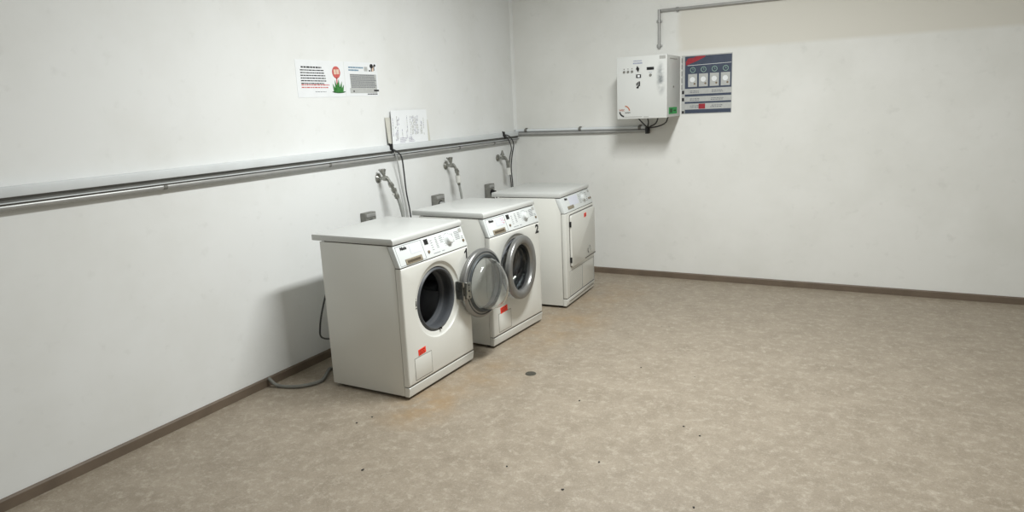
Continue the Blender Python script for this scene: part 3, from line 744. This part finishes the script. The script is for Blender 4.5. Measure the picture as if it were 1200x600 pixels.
# dark rubbed smear near the right edge of the front
def smear_mat():
    m = bpy.data.materials.new('rubbed grey smear'); m.use_nodes = True; nt = m.node_tree; b = nt.nodes['Principled BSDF']; N = nt.nodes.new; L = nt.links.new
    b.inputs['Roughness'].default_value = .6
    tc = N('ShaderNodeTexCoord'); n = N('ShaderNodeTexNoise'); n.inputs['Scale'].default_value = 18; n.inputs['Detail'].default_value = 6; L(tc.outputs['Object'], n.inputs['Vector'])
    v = N('ShaderNodeVectorMath'); v.operation = 'SUBTRACT'; L(tc.outputs['Object'], v.inputs[0]); v.inputs[1].default_value = (.150, 0, .295)
    w = N('ShaderNodeVectorMath'); w.operation = 'MULTIPLY'; L(v.outputs[0], w.inputs[0]); w.inputs[1].default_value = (1/.042, 0, 1/.14)
    l = N('ShaderNodeVectorMath'); l.operation = 'LENGTH'; L(w.outputs[0], l.inputs[0])
    a = N('ShaderNodeMapRange'); a.inputs['From Min'].default_value = 1; a.inputs['From Max'].default_value = .2; L(l.outputs['Value'], a.inputs['Value'])
    c = N('ShaderNodeMapRange'); c.inputs['From Min'].default_value = .38; c.inputs['From Max'].default_value = .62; L(n.outputs['Fac'], c.inputs['Value'])
    mu = N('ShaderNodeMath'); mu.operation = 'MULTIPLY'; L(a.outputs['Result'], mu.inputs[0]); L(c.outputs['Result'], mu.inputs[1])
    mx = N('ShaderNodeMix'); mx.data_type = 'RGBA'; mx.inputs['A'].default_value = (.63, .64, .625, 1); mx.inputs['B'].default_value = (.20, .215, .22, 1); L(mu.outputs[0], mx.inputs['Factor']); L(mx.outputs['Result'], b.inputs['Base Color'])
    return m
door.data.materials[0] = smear_mat()
# right side of the case: vent line, small lock, green label
bm = NB(); box(bm, BX1-.001, BX1+.0012, .09, .30, BZ1-.030, BZ1-.024); done('side_print', bm, SQGREY, case, f=bf)
bm = NB(); cyl(bm, (BX1, .20, 1.565), (BX1+.004, .20, 1.565), .008, n=14); done('side_screw', bm, SOCK, case, f=bf)
bm = NB(); box(bm, BX1, BX1+.0015, .10, .325, BZ0+.025, BZ0+.075); gl = done('green_label', bm, GREENS, case, f=bf); gl['label'] = 'bright green label'
bm = NB(); box(bm, BX1+.0015, BX1+.002, .23, .30, BZ0+.035, BZ0+.065); box(bm, BX1+.0015, BX1+.002, .13, .20, BZ0+.045, BZ0+.055); done('print', bm, GREEND, gl, f=bf)
# cables from the box's underside to the conduit end
for P, lb in (([(1.20, YB-.16, BZ0+.004), (1.215, YB-.10, 1.30), (1.232, YB-.035, 1.262)], 'black cable from under the control box, leftmost of the bundle'),
              ([(1.27, YB-.14, BZ0+.004), (1.262, YB-.08, 1.30), (1.240, YB-.030, 1.255)], 'black cable from under the control box, second from left in the bundle'),
              ([(1.36, YB-.14, BZ0+.004), (1.325, YB-.09, 1.288), (1.250, YB-.03, 1.257)], 'black cable from under the control box, third from left in the bundle'),
              ([(1.44, YB-.14, BZ0+.004), (1.405, YB-.09, 1.29), (1.33, YB-.05, 1.262), (1.245, YB-.025, 1.25)], 'black cable from under the control box, rightmost of the bundle')):
    cable('control_cable', P, .0055, CABLE, lb)
bm = NB(); box(bm, 1.222, 1.252, YB-.042, YB, 1.205, 1.258, .003); thing('cable_clamp', bm, BLACK, 'black clamp at the conduit end below the control box', 'clamp')

# navy poster
PX0 = 1.507
t = empty('wall_poster', 'navy, red and grey instruction poster right of the control box', 'poster', (1.70, YB, 1.35))
def pw(px, py): return (1.535+(px-803)*.0068, 1.794-(py-66)*.00655)
def po(x, n, z): return (x-1.70, -n, z-1.35)
def pb(bm, px0, px1, py0, py1, n0, n1):
    a, c = pw(px0, py0); b, d = pw(px1, py1); box(bm, a, b, n0, n1, d, c)
bm = NB(); pb(bm, 799, 856, 65.3, 133.6, 0, .003); sheet = done('sheet', bm, PANELG, t, f=po, smooth=False)
bm = NB()
for a, b in ((66.5, 104), (110.5, 113.2), (119.3, 121.5), (128.5, 133)): pb(bm, 803, 855.5, a, b, .003, .0036)
done('navy_field', bm, NAVY, sheet, f=po, smooth=False)
bm = NB()
for a, b in ((106, 110), (114.5, 118.5), (130, 133)): pb(bm, 799.6, 802.2, a, b, .003, .0036)
for a in (68, 75, 83, 91, 99): pb(bm, 799, 799.7, a, a+6, .003, .0034)
done('edge_marks', bm, INK, sheet, f=po, smooth=False)
def poly(bm, pts, n0, n1):
    A = [bm.verts.new((pw(*p)[0], n0, pw(*p)[1])) for p in pts]; Bq = [bm.verts.new((pw(*p)[0], n1, pw(*p)[1])) for p in pts]
    bm.faces.new(A); bm.faces.new(Bq[::-1]); n = len(pts)
    for i in range(n): bm.faces.new((A[i], A[(i+1) % n], Bq[(i+1) % n], Bq[i]))
bm = NB(); poly(bm, [(804, 77), (804, 72), (810, 69.5), (816, 66.7), (826, 66.7), (826, 68), (815, 73), (809, 75)], .0036, .0042); poly(bm, [(806, 69), (812, 68), (808, 71), (805, 72)], .0036, .0041)
done('red_swoosh', bm, REDP, sheet, f=po, smooth=False)
bm = NB(); poly(bm, [(806, 76.8), (855, 76.0), (855, 76.4), (806, 77.3)], .0036, .0041); done('white_line', bm, PAPER, sheet, f=po, smooth=False)
for px in (812, 824.3, 836.6, 848.9):
    cx, cz = pw(px, 82.3); 
    bm = NB(); arc(bm, cx, cz, .017, .021, 0, 360, .0036, .0042, 24); box(bm, .0036, .0042, cx-.0015, cx+.0015, cz-.001, cz+.011); box(bm, .0036, .0042, cx-.001, cx+.007, cz-.0015, cz+.001)
    done('clock_icon', bm, ICONG, sheet, f=lambda n, x, z: po(x, n, z), smooth=False)
    bm = NB(); pb(bm, px-5.2, px+5.0, 87, 102, .0036, .0044); pn = done('picture', bm, PANELG, sheet, f=po, smooth=False)
    bm = NB(); cx, cz = pw(px-.3, 93.5); cyl(bm, (cx, .0044, cz), (cx, .005, cz), .020, n=24); done('picture_dial', bm, PAPER, pn, f=po, smooth=False)
    bm = NB(); cx, cz = pw(px+2.2, 98.5); cyl(bm, (cx, .0044, cz), (cx, .005, cz), .008, n=12); done('picture_spot', bm, BROWNB, pn, f=po, smooth=False)
rr = random.Random(2); bm = NB()
for py in (106.5, 108.2, 115.5, 117.2, 123.8, 125.6):
    u = 809
    while u < 852:
        q = rr.uniform(1, 3); 
        if int(u/13) % 2 == 0 or u < 817: pb(bm, u, u+q, py, py+.8, .003, .0036)
        u += q+.6
done('print', bm, GINK, sheet, f=po, smooth=False)
bm = NB(); pb(bm, 819, 826.5, 122, 128, .003, .0038); done('red_square', bm, REDP, sheet, f=po, smooth=False)

# ------------------------------------------------------------------ floor items
bm = NB(); cyl(bm, (0, 0, 0), (0, 0, .003), .031, .029, 28); o = thing('floor_disc', bm, DRAINM, 'small round dark metal disc set in the floor before the second machine', 'disc'); o.location = (1.292, .377, 0)
cr = None
pts = [(1.38, .567), (1.685, .142), (1.83, .689), (2.137, .664), (2.233, .064), (2.321, .001), (1.945, -.649), (1.661, -.58), (2.434, -.565), (1.775, 1.455), (1.728, 1.438), (1.998, -.395), (.791, -.508), (.818, -.425), (1.116, -.85)]
for i, (x, y) in enumerate(pts):
    if cr is None:
        bm = NB(); bmesh.ops.create_icosphere(bm, subdivisions=1, radius=.006)
        for v in bm.verts: v.co = Vector((v.co.x*random.uniform(.7, 1.3), v.co.y*random.uniform(.7, 1.3), .0025+v.co.z*.42))
        cr = thing('floor_crumb', bm, CRUMB, 'tiny dark crumb lying on the open floor', 'crumb', 'dark crumbs scattered on the floor'); c = cr
    else:
        c = cr.copy(); COL.objects.link(c)
    s = random.uniform(.45, 1.0); c.scale = (s*random.uniform(.8, 1.5), s, s); c.location = (x, y, 0); c.rotation_euler = (0, 0, random.uniform(0, 3))
cable('floor_cable', [(.340, -.12, .60), (.29, -.15, .42), (.25, -.141, .31), (.20, -.09, .235), (.10, .068, .159), (.03, .2, .12)], .005, CABLE, 'thin black cable sagging in the gap behind the nearest washing machine')
cable('drain_hose', [(.325, .14, .10), (.27, .10, .02), (.19, .02, .012), (.175, -.03, .012), (.235, -.13, .012), (.255, -.20, .012), (.20, -.29, .012), (.08, -.33, .012), (.02, -.34, .05)], .010, HOSED, 'grey drain hose curling on the floor behind the nearest machine', 'hose')
